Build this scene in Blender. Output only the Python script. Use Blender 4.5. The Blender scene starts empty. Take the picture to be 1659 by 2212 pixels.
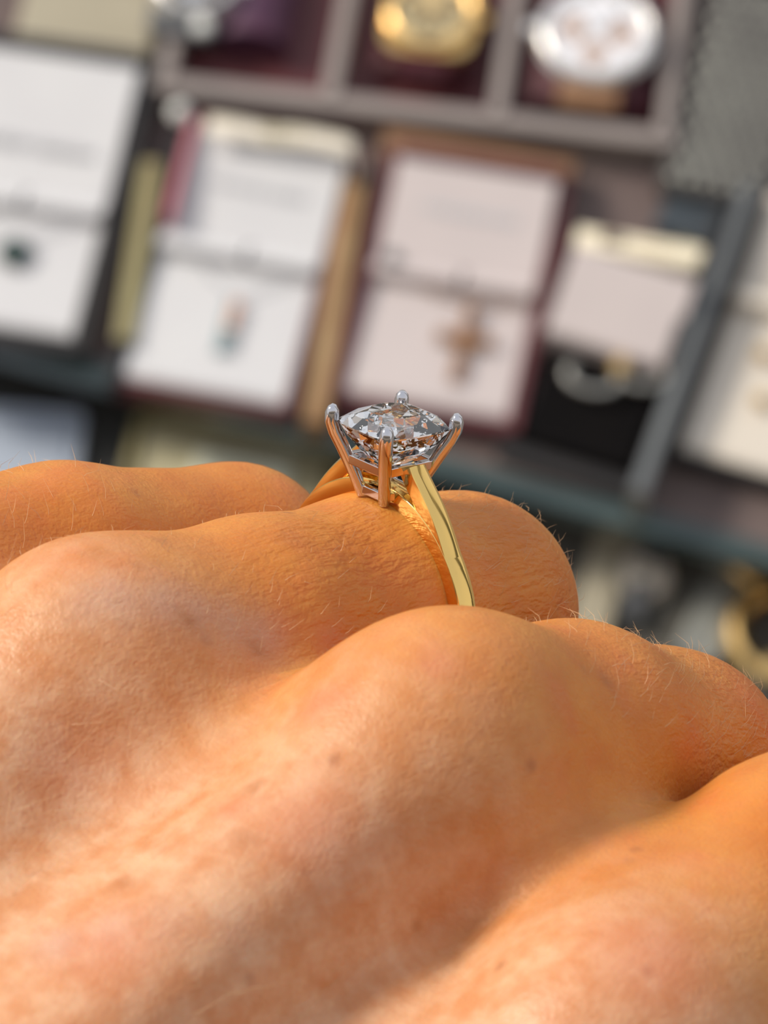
import bpy, bmesh, math, random
import numpy as np
from mathutils import Vector, Matrix

# ------------------------------------------------------------------ camera, world, sun, exposure
SC = bpy.context.scene
COL = SC.collection
W, H = 1659.0, 2212.0
FPX = 8732.0                       # focal length in pixels: a long phone tele view
PITCH, ROLL = math.radians(40), math.radians(5)
CAM = np.array([0.0, 0.0, 1.60])
_F = np.array([0, math.cos(PITCH), -math.sin(PITCH)])
_R0 = np.array([1.0, 0, 0]); _U0 = np.array([0, math.sin(PITCH), math.cos(PITCH)])
_R = _R0 * math.cos(ROLL) + _U0 * math.sin(ROLL)
_U = -_R0 * math.sin(ROLL) + _U0 * math.cos(ROLL)
C2W = np.stack([_R, _U, _F], 1)    # columns: right, up, forward

def c2w(v):                        # camera mm -> world metres
    return CAM + C2W @ (np.asarray(v, float) * 0.001)

cd = bpy.data.cameras.new('camera')
cam = bpy.data.objects.new('camera', cd); COL.objects.link(cam)
cam.matrix_world = Matrix([[*(_R[i], _U[i], -_F[i], CAM[i])] for i in range(3)] + [[0, 0, 0, 1]])
cd.sensor_fit = 'HORIZONTAL'; cd.sensor_width = 36.0
cd.lens = 36.0 * FPX / W
cd.clip_start = 0.01; cd.clip_end = 50
cd.dof.use_dof = True
cd.dof.focus_distance = 0.2985
cd.dof.aperture_fstop = cd.lens / 2.9
SC.camera = cam

wd = bpy.data.worlds.new('sky'); SC.world = wd; wd.use_nodes = True
nt = wd.node_tree; nt.nodes.clear()
_o = nt.nodes.new('ShaderNodeOutputWorld'); _b = nt.nodes.new('ShaderNodeBackground')
_tc = nt.nodes.new('ShaderNodeTexCoord'); _sx = nt.nodes.new('ShaderNodeSeparateXYZ')
_mr = nt.nodes.new('ShaderNodeMapRange'); _cr = nt.nodes.new('ShaderNodeValToRGB')
_mr.inputs[1].default_value = -1; _mr.inputs[2].default_value = 1
nt.links.new(_tc.outputs['Generated'], _sx.inputs[0]); nt.links.new(_sx.outputs['Z'], _mr.inputs[0])
nt.links.new(_mr.outputs[0], _cr.inputs[0]); nt.links.new(_cr.outputs[0], _b.inputs[0]); nt.links.new(_b.outputs[0], _o.inputs[0])
_e = _cr.color_ramp.elements
_e[0].position = 0.0; _e[0].color = (0.26, 0.23, 0.20, 1)
_e[1].position = 1.0; _e[1].color = (0.74, 0.78, 0.86, 1)
for p_, c_ in ((0.47, (0.32, 0.28, 0.24, 1)), (0.53, (0.95, 0.95, 0.95, 1)), (0.75, (0.88, 0.89, 0.92, 1))):
    q_ = _e.new(p_); q_.color = c_
_b.inputs[1].default_value = 0.84

# sun: to-light direction in camera axes (left, up, behind the photographer)
SUN_CAM = np.array([-0.74, 0.59, -0.33])
_s = C2W @ (SUN_CAM / np.linalg.norm(SUN_CAM))
sd = bpy.data.lights.new('sun', 'SUN'); sd.energy = 3.7; sd.angle = math.radians(13); sd.color = (1.0, 0.91, 0.78)
so = bpy.data.objects.new('sun', sd); COL.objects.link(so)
so.rotation_euler = Vector(_s).to_track_quat('Z', 'Y').to_euler()
so.location = (-1, -1, 3)

vs = SC.view_settings
vs.view_transform = 'Standard'; vs.look = 'None'; vs.gamma = 1.0; vs.use_curve_mapping = False
vs.exposure = 0.0
try:
    SC.cycles.max_bounces = 14; SC.cycles.transmission_bounces = 14; SC.cycles.glossy_bounces = 6; SC.cycles.diffuse_bounces = 3
    SC.cycles.caustics_reflective = True; SC.cycles.caustics_refractive = True
except Exception:
    pass

# ------------------------------------------------------------------ helpers
random.seed(7); RNG = np.random.default_rng(11)
MM = 0.001

def tag(o, label=None, cat=None, group=None, kind=None):
    if label: o['label'] = label
    if cat: o['category'] = cat
    if group: o['group'] = group
    if kind: o['kind'] = kind
    return o

class MB:
    """collects geometry in millimetres, builds one mesh object"""
    def __init__(s): s.v = []; s.f = []; s.sm = []
    def add(s, vs_, fs_, smooth=False):
        n = len(s.v); s.v += [tuple(map(float, p)) for p in vs_]
        for f in fs_: s.f.append(tuple(i + n for i in f)); s.sm.append(smooth)
        return s
    def box(s, c, d, rz=0.0, bev=0.0):
        bm = bmesh.new(); bmesh.ops.create_cube(bm, size=1.0)
        for v in bm.verts: v.co = Vector((v.co.x * d[0], v.co.y * d[1], v.co.z * d[2]))
        if bev > 0: bmesh.ops.bevel(bm, geom=bm.edges[:], offset=bev, segments=2, profile=0.6, affect='EDGES')
        m = Matrix.Translation(c) @ Matrix.Rotation(rz, 4, 'Z')
        bm.verts.ensure_lookup_table()
        s.add([m @ v.co for v in bm.verts], [[v.index for v in f.verts] for f in bm.faces], False); bm.free(); return s
    def tube(s, pts, rad, n=10, cap=True, closed=False):
        pts = [Vector(p) for p in pts]; k = len(pts)
        if not hasattr(rad, '__len__'): rad = [rad] * k
        vs_ = []; ref = None
        for i, p in enumerate(pts):
            a = pts[i - 1] if (i > 0 or closed) else pts[i]; b = pts[(i + 1) % k] if (i < k - 1 or closed) else pts[i]
            t = (b - a).normalized()
            if ref is None:
                ref = Vector((0, 0, 1)) if abs(t.z) < .9 else Vector((1, 0, 0))
            x = (ref - t * ref.dot(t)).normalized(); y = t.cross(x); ref = x
            for j in range(n):
                an = 2 * math.pi * j / n
                vs_.append(p + (x * math.cos(an) + y * math.sin(an)) * rad[i])
        fs_ = []
        for i in range(k if closed else k - 1):
            i2 = (i + 1) % k
            for j in range(n):
                fs_.append((i * n + j, i * n + (j + 1) % n, i2 * n + (j + 1) % n, i2 * n + j))
        if cap and not closed:
            fs_.append(tuple(reversed(range(n)))); fs_.append(tuple((k - 1) * n + j for j in range(n)))
        return s.add(vs_, fs_, True)
    def lathe(s, prof, c=(0, 0, 0), n=40, smooth=True):
        vs_ = []; k = len(prof)
        for r, z in prof:
            for j in range(n):
                a = 2 * math.pi * j / n
                vs_.append((c[0] + r * math.cos(a), c[1] + r * math.sin(a), c[2] + z))
        fs_ = [(i * n + j, i * n + (j + 1) % n, (i + 1) * n + (j + 1) % n, (i + 1) * n + j) for i in range(k - 1) for j in range(n)]
        fs_.append(tuple(reversed(range(n)))); fs_.append(tuple((k - 1) * n + j for j in range(n)))
        return s.add(vs_, fs_, smooth)
    def prism(s, poly, z0, z1):
        n = len(poly)
        vs_ = [(x, y, z0) for x, y in poly] + [(x, y, z1) for x, y in poly]
        fs_ = [tuple(reversed(range(n))), tuple(range(n, 2 * n))] + [(i, (i + 1) % n, n + (i + 1) % n, n + i) for i in range(n)]
        return s.add(vs_, fs_)
    def sweep_x(s, prof, x0, x1, smooth=False):
        """closed profile of (y, z) extruded along x"""
        n = len(prof)
        vs_ = [(x0, y, z) for y, z in prof] + [(x1, y, z) for y, z in prof]
        fs_ = [tuple(range(n)), tuple(reversed(range(n, 2 * n)))] + [(i, n + i, n + (i + 1) % n, (i + 1) % n) for i in range(n)]
        return s.add(vs_, fs_, smooth)
    def build(s, name, mat, parent=None, sharp=35):
        me = bpy.data.meshes.new(name)
        me.from_pydata([(a * MM, b * MM, c * MM) for a, b, c in s.v], [], s.f); me.update()
        bm = bmesh.new(); bm.from_mesh(me); bmesh.ops.recalc_face_normals(bm, faces=bm.faces[:]); bm.to_mesh(me); bm.free()
        if any(s.sm):
            me.polygons.foreach_set('use_smooth', [True] * len(me.polygons))
            me.set_sharp_from_angle(angle=math.radians(sharp))
        me.materials.append(mat)
        o = bpy.data.objects.new(name, me); COL.objects.link(o)
        if parent: o.parent = parent
        return o

def empty(name, mat4):
    o = bpy.data.objects.new(name, None); COL.objects.link(o); o.empty_display_size = 0.005
    o.matrix_world = mat4
    return o

def mat(name, col, rough=0.5, metal=0.0, spec=0.5, noise=None, bump=None, coat=0.0, trans=0.0, ior=1.45, sheen=0.0):
    m = bpy.data.materials.new(name); m.use_nodes = True
    t = m.node_tree; b = t.nodes['Principled BSDF']
    b.inputs['Base Color'].default_value = (*col, 1); b.inputs['Roughness'].default_value = rough
    b.inputs['Metallic'].default_value = metal; b.inputs['Specular IOR Level'].default_value = spec
    b.inputs['Coat Weight'].default_value = coat; b.inputs['Transmission Weight'].default_value = trans
    b.inputs['IOR'].default_value = ior; b.inputs['Sheen Weight'].default_value = sheen
    tc = t.nodes.new('ShaderNodeTexCoord')
    if noise:                                   # (scale per metre, second colour, amount)
        n = t.nodes.new('ShaderNodeTexNoise'); n.inputs['Scale'].default_value = noise[0]; n.inputs['Detail'].default_value = 4
        mx = t.nodes.new('ShaderNodeMix'); mx.data_type = 'RGBA'
        mx.inputs[6].default_value = (*col, 1); mx.inputs[7].default_value = (*noise[1], 1)
        mr = t.nodes.new('ShaderNodeMapRange'); mr.inputs[1].default_value = 0.35; mr.inputs[2].default_value = 0.7; mr.inputs[4].default_value = noise[2]
        t.links.new(tc.outputs['Object'], n.inputs['Vector']); t.links.new(n.outputs['Fac'], mr.inputs[0])
        t.links.new(mr.outputs[0], mx.inputs[0]); t.links.new(mx.outputs[2], b.inputs['Base Color'])
    if bump:                                    # (scale, strength, distance)
        n = t.nodes.new('ShaderNodeTexNoise'); n.inputs['Scale'].default_value = bump[0]; n.inputs['Detail'].default_value = 3
        bp_ = t.nodes.new('ShaderNodeBump'); bp_.inputs['Strength'].default_value = bump[1]; bp_.inputs['Distance'].default_value = bump[2]
        t.links.new(tc.outputs['Object'], n.inputs['Vector']); t.links.new(n.outputs['Fac'], bp_.inputs['Height']); t.links.new(bp_.outputs[0], b.inputs['Normal'])
    return m

# ------------------------------------------------------------------ materials
M = {}
M['gold'] = mat('yellow_gold', (0.93, 0.62, 0.20), 0.13, 1.0)
M['white_gold'] = mat('white_gold', (0.66, 0.65, 0.68), 0.09, 1.0)
M['white_pad'] = mat('white_leatherette', (0.645, 0.645, 0.66), 0.45, noise=(60, (0.60, 0.595, 0.62), 0.6), bump=(1500, 0.2, 0.0003))
M['cream_pad'] = mat('cream_leatherette', (0.68, 0.62, 0.54), 0.5, noise=(60, (0.64, 0.58, 0.51), 0.6))
M['pink_pad'] = mat('blush_leatherette', (0.57, 0.505, 0.50), 0.5, noise=(60, (0.53, 0.47, 0.47), 0.6))
M['burgundy'] = mat('burgundy_leatherette', (0.115, 0.030, 0.034), 0.45, noise=(80, (0.08, 0.018, 0.022), 0.7))
M['rose'] = mat('rose_lining', (0.50, 0.16, 0.20), 0.6, noise=(80, (0.42, 0.12, 0.16), 0.6))
M['taupe'] = mat('taupe_board', (0.155, 0.115, 0.105), 0.6, noise=(25, (0.115, 0.08, 0.078), 0.8))
M['grey_tray'] = mat('grey_tray_rim', (0.29, 0.25, 0.235), 0.45, noise=(40, (0.24, 0.21, 0.20), 0.7))
M['black'] = mat('black_velvet', (0.004, 0.0035, 0.004), 0.9, spec=0.1, noise=(90, (0.006, 0.005, 0.005), 0.7))
M['charcoal'] = mat('charcoal_frame', (0.022, 0.021, 0.022), 0.45, noise=(60, (0.032, 0.028, 0.028), 0.7))
M['olive'] = mat('olive_gold_trim', (0.30, 0.265, 0.13), 0.5, 0.1, noise=(60, (0.24, 0.20, 0.10), 0.7))
M['brass'] = mat('tan_brass_trim', (0.38, 0.25, 0.125), 0.5, 0.1, noise=(60, (0.27, 0.14, 0.06), 0.9))
M['tan'] = mat('tan_wood', (0.27, 0.145, 0.075), 0.5, noise=(50, (0.22, 0.11, 0.055), 0.8))
M['ticket'] = mat('cream_ticket', (0.85, 0.79, 0.68), 0.5, noise=(120, (0.74, 0.66, 0.52), 0.6))
M['plaque'] = mat('pale_gold_plaque', (1.0, 0.92, 0.72), 0.4, 0.0, noise=(200, (0.86, 0.72, 0.48), 0.5))
M['ink'] = mat('grey_print', (0.46, 0.46, 0.48), 0.6, noise=(200, (0.52, 0.52, 0.54), 0.5))
M['ink_dark'] = mat('dark_print', (0.16, 0.11, 0.08), 0.6, noise=(200, (0.2, 0.15, 0.12), 0.5))
M['bgold'] = mat('display_gold', (0.90, 0.62, 0.26), 0.25, 1.0, noise=(150, (0.80, 0.50, 0.18), 0.6))
M['bcross'] = mat('brown_gold', (0.30, 0.15, 0.065), 0.45, 0.3, noise=(150, (0.25, 0.11, 0.05), 0.6))
M['silver'] = mat('display_silver', (0.80, 0.80, 0.82), 0.22, 1.0, noise=(150, (0.7, 0.7, 0.72), 0.5))
M['steel'] = mat('watch_steel', (0.86, 0.85, 0.84), 0.25, 0.75, noise=(150, (0.8, 0.78, 0.76), 0.5))
M['dial_white'] = mat('white_dial', (0.82, 0.83, 0.88), 0.3, noise=(150, (0.78, 0.78, 0.84), 0.5))
M['dial_gold'] = mat('champagne_dial', (0.78, 0.62, 0.34), 0.35, 0.5, noise=(150, (0.7, 0.55, 0.3), 0.5))
M['dial_dark'] = mat('dark_dial', (0.05, 0.045, 0.04), 0.35, noise=(150, (0.07, 0.06, 0.05), 0.5))
M['subdial'] = mat('copper_subdial', (0.42, 0.26, 0.18), 0.5, 0.1, noise=(150, (0.36, 0.22, 0.15), 0.5))
M['purple'] = mat('purple_cushion', (0.060, 0.020, 0.055), 0.6, noise=(90, (0.10, 0.03, 0.06), 0.8))
M['wine'] = mat('wine_cushion', (0.075, 0.008, 0.018), 0.6, noise=(90, (0.05, 0.006, 0.012), 0.8))
M['slate'] = mat('slate_velvet', (0.085, 0.09, 0.10), 0.6, noise=(90, (0.06, 0.065, 0.075), 0.8))
M['teal_glass'] = mat('teal_glass_edge', (0.055, 0.085, 0.085), 0.25, noise=(30, (0.03, 0.05, 0.052), 0.9), coat=0.3)
M['acrylic'] = mat('smoked_acrylic', (0.15, 0.16, 0.165), 0.2, noise=(30, (0.11, 0.12, 0.13), 0.8), coat=0.4)
M['blue_panel'] = mat('blue_grey_panel', (0.050, 0.068, 0.088), 0.5, noise=(30, (0.038, 0.045, 0.052), 0.9))
M['mesh_plate'] = mat('grey_metal_plate', (0.34, 0.35, 0.32), 0.4, 0.4, noise=(60, (0.20, 0.20, 0.19), 0.9))
M['mesh_base'] = mat('dark_mesh_base', (0.055, 0.05, 0.048), 0.6, noise=(60, (0.035, 0.03, 0.03), 0.8))
M['paleblue'] = mat('pale_blue_card', (0.42, 0.48, 0.58), 0.5, noise=(30, (0.36, 0.42, 0.53), 0.7))
M['khaki'] = mat('khaki_lining', (0.50, 0.46, 0.30), 0.6, noise=(40, (0.40, 0.35, 0.22), 0.8))
M['sage'] = mat('pale_sage_pad', (0.66, 0.67, 0.54), 0.6, noise=(40, (0.56, 0.56, 0.45), 0.8))
M['emerald'] = mat('dark_green_gem', (0.012, 0.045, 0.035), 0.35, noise=(300, (0.03, 0.07, 0.06), 0.5), coat=0.6)
M['pinkgem'] = mat('peach_gem', (0.80, 0.52, 0.40), 0.2, noise=(300, (0.7, 0.4, 0.3), 0.5), coat=0.5)
M['tealgem'] = mat('teal_gem', (0.25, 0.36, 0.38), 0.2, noise=(300, (0.2, 0.3, 0.33), 0.5), coat=0.5)
M['pearl'] = mat('white_pearl', (0.82, 0.83, 0.80), 0.25, noise=(200, (0.75, 0.76, 0.74), 0.5), coat=0.5)
M['lower_board'] = mat('dark_lower_board', (0.060, 0.060, 0.058), 0.6, noise=(25, (0.035, 0.036, 0.037), 0.9))
M['hoop'] = mat('dull_silver', (0.50, 0.49, 0.45), 0.3, 0.9, noise=(150, (0.42, 0.40, 0.36), 0.6))
M['felt'] = mat('grey_felt', (0.125, 0.118, 0.10), 0.8, noise=(35, (0.085, 0.08, 0.07), 0.9))
M['beige_pad'] = mat('beige_pad', (0.40, 0.36, 0.27), 0.6, noise=(40, (0.33, 0.29, 0.21), 0.8))

def diamond_mat():
    m = bpy.data.materials.new('diamond'); m.use_nodes = True
    t = m.node_tree; t.nodes.clear()
    out = t.nodes.new('ShaderNodeOutputMaterial')
    g = t.nodes.new('ShaderNodeBsdfGlass')
    g.inputs['Color'].default_value = (1, 1, 1, 1); g.inputs['Roughness'].default_value = 0.0; g.inputs['IOR'].default_value = 2.42
    t.links.new(g.outputs[0], out.inputs['Surface'])
    return m
M['diamond'] = diamond_mat()

def skin_mat():
    m = bpy.data.materials.new('tanned_skin'); m.use_nodes = True
    t = m.node_tree; L = t.links; b = t.nodes['Principled BSDF']
    N = t.nodes.new
    tc = N('ShaderNodeTexCoord'); P = tc.outputs['Object']
    def noise(scale, detail=4, rough=0.55, mapping=None):
        n = N('ShaderNodeTexNoise'); n.inputs['Scale'].default_value = scale; n.inputs['Detail'].default_value = detail; n.inputs['Roughness'].default_value = rough
        if mapping:
            mp = N('ShaderNodeMapping'); mp.inputs['Scale'].default_value = mapping[:3]
            if len(mapping) > 3: mp.inputs['Rotation'].default_value = mapping[3:]
            L.new(P, mp.inputs[0]); L.new(mp.outputs[0], n.inputs['Vector'])
        else: L.new(P, n.inputs['Vector'])
        return n.outputs['Fac']
    def rng(x, a, b_, c=0.0, d=1.0):
        r = N('ShaderNodeMapRange'); r.inputs[1].default_value = a; r.inputs[2].default_value = b_; r.inputs[3].default_value = c; r.inputs[4].default_value = d
        L.new(x, r.inputs[0]); return r.outputs[0]
    def mix(fac, A, B, blend='MIX'):
        x = N('ShaderNodeMix'); x.data_type = 'RGBA'; x.blend_type = blend
        if hasattr(fac, 'links'): L.new(fac, x.inputs[0])
        else: x.inputs[0].default_value = fac
        for s_, v in ((6, A), (7, B)):
            if hasattr(v, 'links'): L.new(v, x.inputs[s_])
            else: x.inputs[s_].default_value = (*v, 1)
        return x.outputs[2]
    def math_(op, a, b_):
        x = N('ShaderNodeMath'); x.operation = op
        for i, v in enumerate((a, b_)):
            if hasattr(v, 'links'): L.new(v, x.inputs[i])
            else: x.inputs[i].default_value = v
        return x.outputs[0]
    # colour: mottled tan with pink and yellow blotches, small freckles
    c = mix(rng(noise(120, 3), 0.35, 0.65), (0.57, 0.185, 0.030), (0.65, 0.255, 0.050))
    c = mix(rng(noise(190, 2), 0.52, 0.72, 0, 0.4), c, (0.64, 0.16, 0.05))
    c = mix(rng(noise(75, 2), 0.55, 0.75, 0, 0.5), c, (0.74, 0.34, 0.085))
    at = N('ShaderNodeAttribute'); at.attribute_name = 'pale'     # sunlight on the back of the hand painted in, with skin mottling
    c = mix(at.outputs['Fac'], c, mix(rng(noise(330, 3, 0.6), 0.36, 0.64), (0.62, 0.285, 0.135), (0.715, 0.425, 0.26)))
    fr = N('ShaderNodeTexVoronoi'); fr.inputs['Scale'].default_value = 210; L.new(P, fr.inputs['Vector'])
    dots = math_('MULTIPLY', rng(fr.outputs['Distance'], 0.05, 0.16, 1, 0), rng(noise(140, 2), 0.5, 0.62))
    c = mix(math_('MULTIPLY', dots, 0.6), c, (0.34, 0.12, 0.05))
    vn = rng(noise(900, 2, 0.6, (1, 0.35, 1)), 0.40, 0.60)
    c = mix(math_('MULTIPLY', vn, 0.13), c, (0.48, 0.16, 0.05))
    for nm, cl, k_ in (('vein', (0.54, 0.36, 0.30), 0.45), ('blemish', (0.64, 0.21, 0.12), 0.42), ('freckle', (0.38, 0.13, 0.04), 0.6)):
        an = N('ShaderNodeAttribute'); an.attribute_name = nm
        c = mix(math_('MULTIPLY', an.outputs['Fac'], k_), c, cl)
    L.new(c, b.inputs['Base Color'])
    b.inputs['Roughness'].default_value = 0.42
    b.inputs['Specular IOR Level'].default_value = 0.3
    b.subsurface_method = 'RANDOM_WALK'
    b.inputs['Subsurface Weight'].default_value = 0.65
    b.inputs['Subsurface Radius'].default_value = (1.0, 0.36, 0.18)
    b.inputs['Subsurface Scale'].default_value = 0.0016
    # relief: fine creases along the finger, softer grain elsewhere
    cre = rng(noise(1350, 2, 0.6, (0.40, 1.25, 1.0)), 0.34, 0.58)
    atw = N('ShaderNodeAttribute'); atw.attribute_name = 'crease'
    grain = noise(3000, 1, 0.6)
    hgt = math_('ADD', math_('MULTIPLY', cre, atw.outputs['Fac']), math_('MULTIPLY', grain, 0.7))
    bu = N('ShaderNodeBump'); bu.inputs['Strength'].default_value = 0.65; bu.inputs['Distance'].default_value = 0.00018
    L.new(hgt, bu.inputs['Height']); L.new(bu.outputs[0], b.inputs['Normal'])
    return m
M['skin'] = skin_mat()
M['hair'] = mat('fair_body_hair', (0.62, 0.40, 0.22), 0.5, noise=(300, (0.5, 0.3, 0.15), 0.6))

# ------------------------------------------------------------------ display board frame (a sloping shop display about 1.25 m away)
SLOPE, YAW = math.radians(22), math.radians(9)
_ex = np.array([math.cos(YAW), -math.sin(YAW), 0.0])
_ey = np.array([math.sin(YAW) * math.cos(SLOPE), math.cos(YAW) * math.cos(SLOPE), math.sin(SLOPE)])
_ez = np.cross(_ex, _ey)
BO = c2w((0, 0, 1250.0))
def bp(u, v, h=0.0):
    """where the sight line of a measured point meets the board raised by h mm; returns board mm (x right, y up-slope)"""
    d = C2W @ np.array([(u - W / 2) / FPX, -(v - H / 2) / FPX, 1.0])
    o = BO + _ez * h * MM
    k = np.dot(o - CAM, _ez) / np.dot(d, _ez)
    q = (CAM + d * k - BO) / MM
    return np.array([np.dot(q, _ex), np.dot(q, _ey)])
def board_mat(x, y, h=0.0, rz=0.0):
    o = BO + (_ex * x + _ey * y + _ez * h) * MM
    m = Matrix([[_ex[i], _ey[i], _ez[i], o[i]] for i in range(3)] + [[0, 0, 0, 1]])
    return m @ Matrix.Rotation(rz, 4, 'Z')
def quad(tl, tr, br, bl, h=0.0, top=None):
    """centre, width, length, turn of a rectangular item from its four measured corners"""
    P = [bp(*q, top if top is not None else h) for q in (tl, tr, br, bl)]
    c = sum(P) / 4
    dx = (P[1] - P[0] + P[2] - P[3]) / 2; dy = (P[0] - P[3] + P[1] - P[2]) / 2
    rz = (math.atan2(dx[1], dx[0]) + math.atan2(dy[1], dy[0]) - math.pi / 2) / 2
    return board_mat(c[0], c[1], h, rz), float(np.linalg.norm(dx)), float(np.linalg.norm(dy))

# ------------------------------------------------------------------ the hand: one continuous surface grown around its bones
# ring frame, millimetres: x = towards the fingertips, y = towards the index finger, z = out of the back of the finger
_n = np.array([0.09, 0.94, -0.33]); _n /= np.linalg.norm(_n)
_t = np.array([0.67, -0.30, -0.68]); _t -= _n * np.dot(_t, _n); _t /= np.linalg.norm(_t)
_f = -np.cross(_n, _t)
RC = np.array([(812 - W / 2) / FPX, -(1320 - H / 2) / FPX, 1.0]) * 304.6
def ring_matrix():
    A = C2W @ np.stack([_f, _t, _n], 1); o = c2w(RC)
    return Matrix([[A[i][0], A[i][1], A[i][2], o[i]] for i in range(3)] + [[0, 0, 0, 1]])
RING = ring_matrix()

def smin(a, b, k):
    h = np.clip(0.5 + 0.5 * (b - a) / k, 0, 1)
    return b + (a - b) * h - k * h * (1 - h)
def cone(p, a, b, ra, rb):
    """distance to a tapered limb segment"""
    a = np.array(a, np.float32); b = np.array(b, np.float32); ab = b - a
    h = np.clip(((p - a) @ ab) / float(ab @ ab), 0, 1)
    return np.sqrt((((p - a) - h[..., None] * ab) ** 2).sum(-1)) - (ra + (rb - ra) * h)
def ball(p, c, r, s=(1, 1, 1)):
    q = (p - np.array(c, np.float32)) / np.array(s, np.float32)
    return (np.sqrt((q ** 2).sum(-1)) - r) * min(s)

MCP = {'pinky': (-36, -19.5, -0.5), 'ring': (-24.5, -1, -1.0), 'middle': (-12.5, 20.5, -3.0), 'index': (-13, 43.5, -15.0)}
FINGERS = {   # joint chains with radii
    'ring': [((-24.5, -1, -1.0), 9.4), ((-12, 0, 0), 8.75), ((0, 0, 0), 8.62), ((8.8, 0, -1.6), 8.7), ((9.6, 1, -20), 8.0), ((-9, 1, -27), 7.2)],
    'pinky': [((-36, -19.5, -0.5), 9.0), ((-16, -18, 0.0), 8.0), ((1, -17.5, -2.4), 7.7), ((0, -16, -20), 6.9), ((-16, -14, -26), 6.3)],
    'middle': [((-12.5, 20.5, -3.0), 10.0), ((2, 19.5, -4.8), 9.3), ((14.2, 18, -9.8), 9.2), ((15, 18, -31), 8.4), ((-8, 17, -36), 7.6)],
    'index': [((-13, 43.5, -15.0), 10.0), ((5, 40, -8.5), 9.4), ((25, 38, -6.0), 9.3), ((25, 37, -28), 8.4), ((2, 34, -38), 7.6)],
}
WRIST = {'pinky': (-90, -3, -30), 'ring': (-86, 7, -32), 'middle': (-80, 18, -34), 'index': (-78, 34, -48)}

def hand_sdf(p):
    body = None
    for k in MCP:
        m = np.array(MCP[k], float); w = np.array(WRIST[k], float)
        d = cone(p, m + np.array([-3, 0, -2.0]), w, 8.8, 12.0)
        body = d if body is None else smin(body, d, 11.0 if k == 'index' else 9.0)
    # palm mass below, the thumb and its muscle, the wrist and a length of forearm
    for a, b, ra, rb in (((-32, -14, -16), (-84, 4, -44), 10, 13), ((-22, 10, -20), (-82, 16, -48), 11, 13), ((-22, 34, -25), (-76, 28, -52), 11, 12)):
        body = smin(body, cone(p, a, b, ra, rb), 10.0)
    body = smin(body, cone(p, (-68, 36, -54), (-42, 56, -52), 12, 12), 12.0)
    body = smin(body, cone(p, (-42, 56, -52), (-10, 58, -52), 11.5, 10.0), 6.0)
    body = smin(body, cone(p, (-10, 58, -52), (16, 46, -52), 9.6, 8.0), 4.0)
    body = smin(body, cone(p, (-86, 4, -38), (-101, 3, -44), 17, 18), 14.0)
    body = smin(body, cone(p, (-82, 22, -42), (-101, 23, -46), 17, 18), 14.0)
    # webs between the finger roots, then the knuckle heads
    for a, b, r in (((-7, 29, -10), (-8, 37, -13), 8.0), ((-23, 6, -7.5), (-18, 15, -7.5), 7.5), ((-26, -16, -9), (-20, -4, -9), 6.5)):
        body = smin(body, cone(p, a, b, r, r), 8.0)
    for c, r, s in (((-26, -1, 1.6), 7.0, (1.2, 1, 1)), ((-38, -19.5, 1.2), 6.8, (1.15, 1, 1)), ((-13, 21.5, 0.8), 7.8, (1.25, .9, 1)), ((-17, 44, -12.0), 7.6, (1.2, 1, 1))):
        body = smin(body, ball(p, c, r, s), 5.0)
    # extensor tendon ridges running back from the knuckles
    for a, b, r in (((-13, 22.5, 2.0), (-52, 25.5, -16.5), 5.3), ((-28, -1, 1.6), (-46, 2, -8), 4.2)):
        body = smin(body, cone(p, a, b, r, r - 1.0), 4.5)
    fl = None
    for k, ch in FINGERS.items():
        d = None
        for (a, ra), (b, rb) in zip(ch[:-1], ch[1:]):
            e = cone(p, a, b, ra, rb); d = e if d is None else smin(d, e, 2.2)
        fl = d if fl is None else smin(fl, d, 0.9)
    return smin(body, fl, 5.0)

def surface_nets(fn, lo, hi, h):
    ax = [np.arange(lo[i], hi[i] + h, h, dtype=np.float32) for i in range(3)]
    n = [len(a) for a in ax]
    V = np.empty(n, np.float32)
    for i in range(0, n[0], 16):
        g = np.stack(np.meshgrid(ax[0][i:i + 16], ax[1], ax[2], indexing='ij'), -1)
        V[i:i + 16] = fn(g)
    S = V < 0
    acc = np.zeros([m - 1 for m in n] + [3], np.float32); cnt = np.zeros([m - 1 for m in n], np.float32)
    quads = []
    for d in range(3):
        sl0 = [slice(None)] * 3; sl1 = [slice(None)] * 3
        sl0[d] = slice(0, -1); sl1[d] = slice(1, None)
        a, b = V[tuple(sl0)], V[tuple(sl1)]
        idx = np.argwhere(S[tuple(sl0)] != S[tuple(sl1)])
        e1, e2 = [k for k in range(3) if k != d]
        ok = (idx[:, e1] > 0) & (idx[:, e1] < n[e1] - 1) & (idx[:, e2] > 0) & (idx[:, e2] < n[e2] - 1)
        idx = idx[ok]
        va = a[tuple(idx.T)]; vb = b[tuple(idx.T)]
        pos = idx.astype(np.float32); pos[:, d] += va / (va - vb)
        cells = []
        for o1, o2 in ((-1, -1), (0, -1), (0, 0), (-1, 0)):
            c = idx.copy(); c[:, e1] += o1; c[:, e2] += o2
            np.add.at(acc, tuple(c.T), pos); np.add.at(cnt, tuple(c.T), 1); cells.append(c)
        flip = (va < 0) ^ (d == 1)
        quads.append((cells, flip))
    act = cnt > 0
    ids = -np.ones(cnt.shape, np.int64); ids[act] = np.arange(act.sum())
    P = acc[act] / cnt[act][:, None] * h + np.array([a[0] for a in ax])
    F = []
    for cells, flip in quads:
        q = np.stack([ids[tuple(c.T)] for c in cells], 1)
        q[~flip] = q[~flip][:, ::-1]
        F.append(q)
    return P.astype(np.float32), np.concatenate(F)
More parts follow.
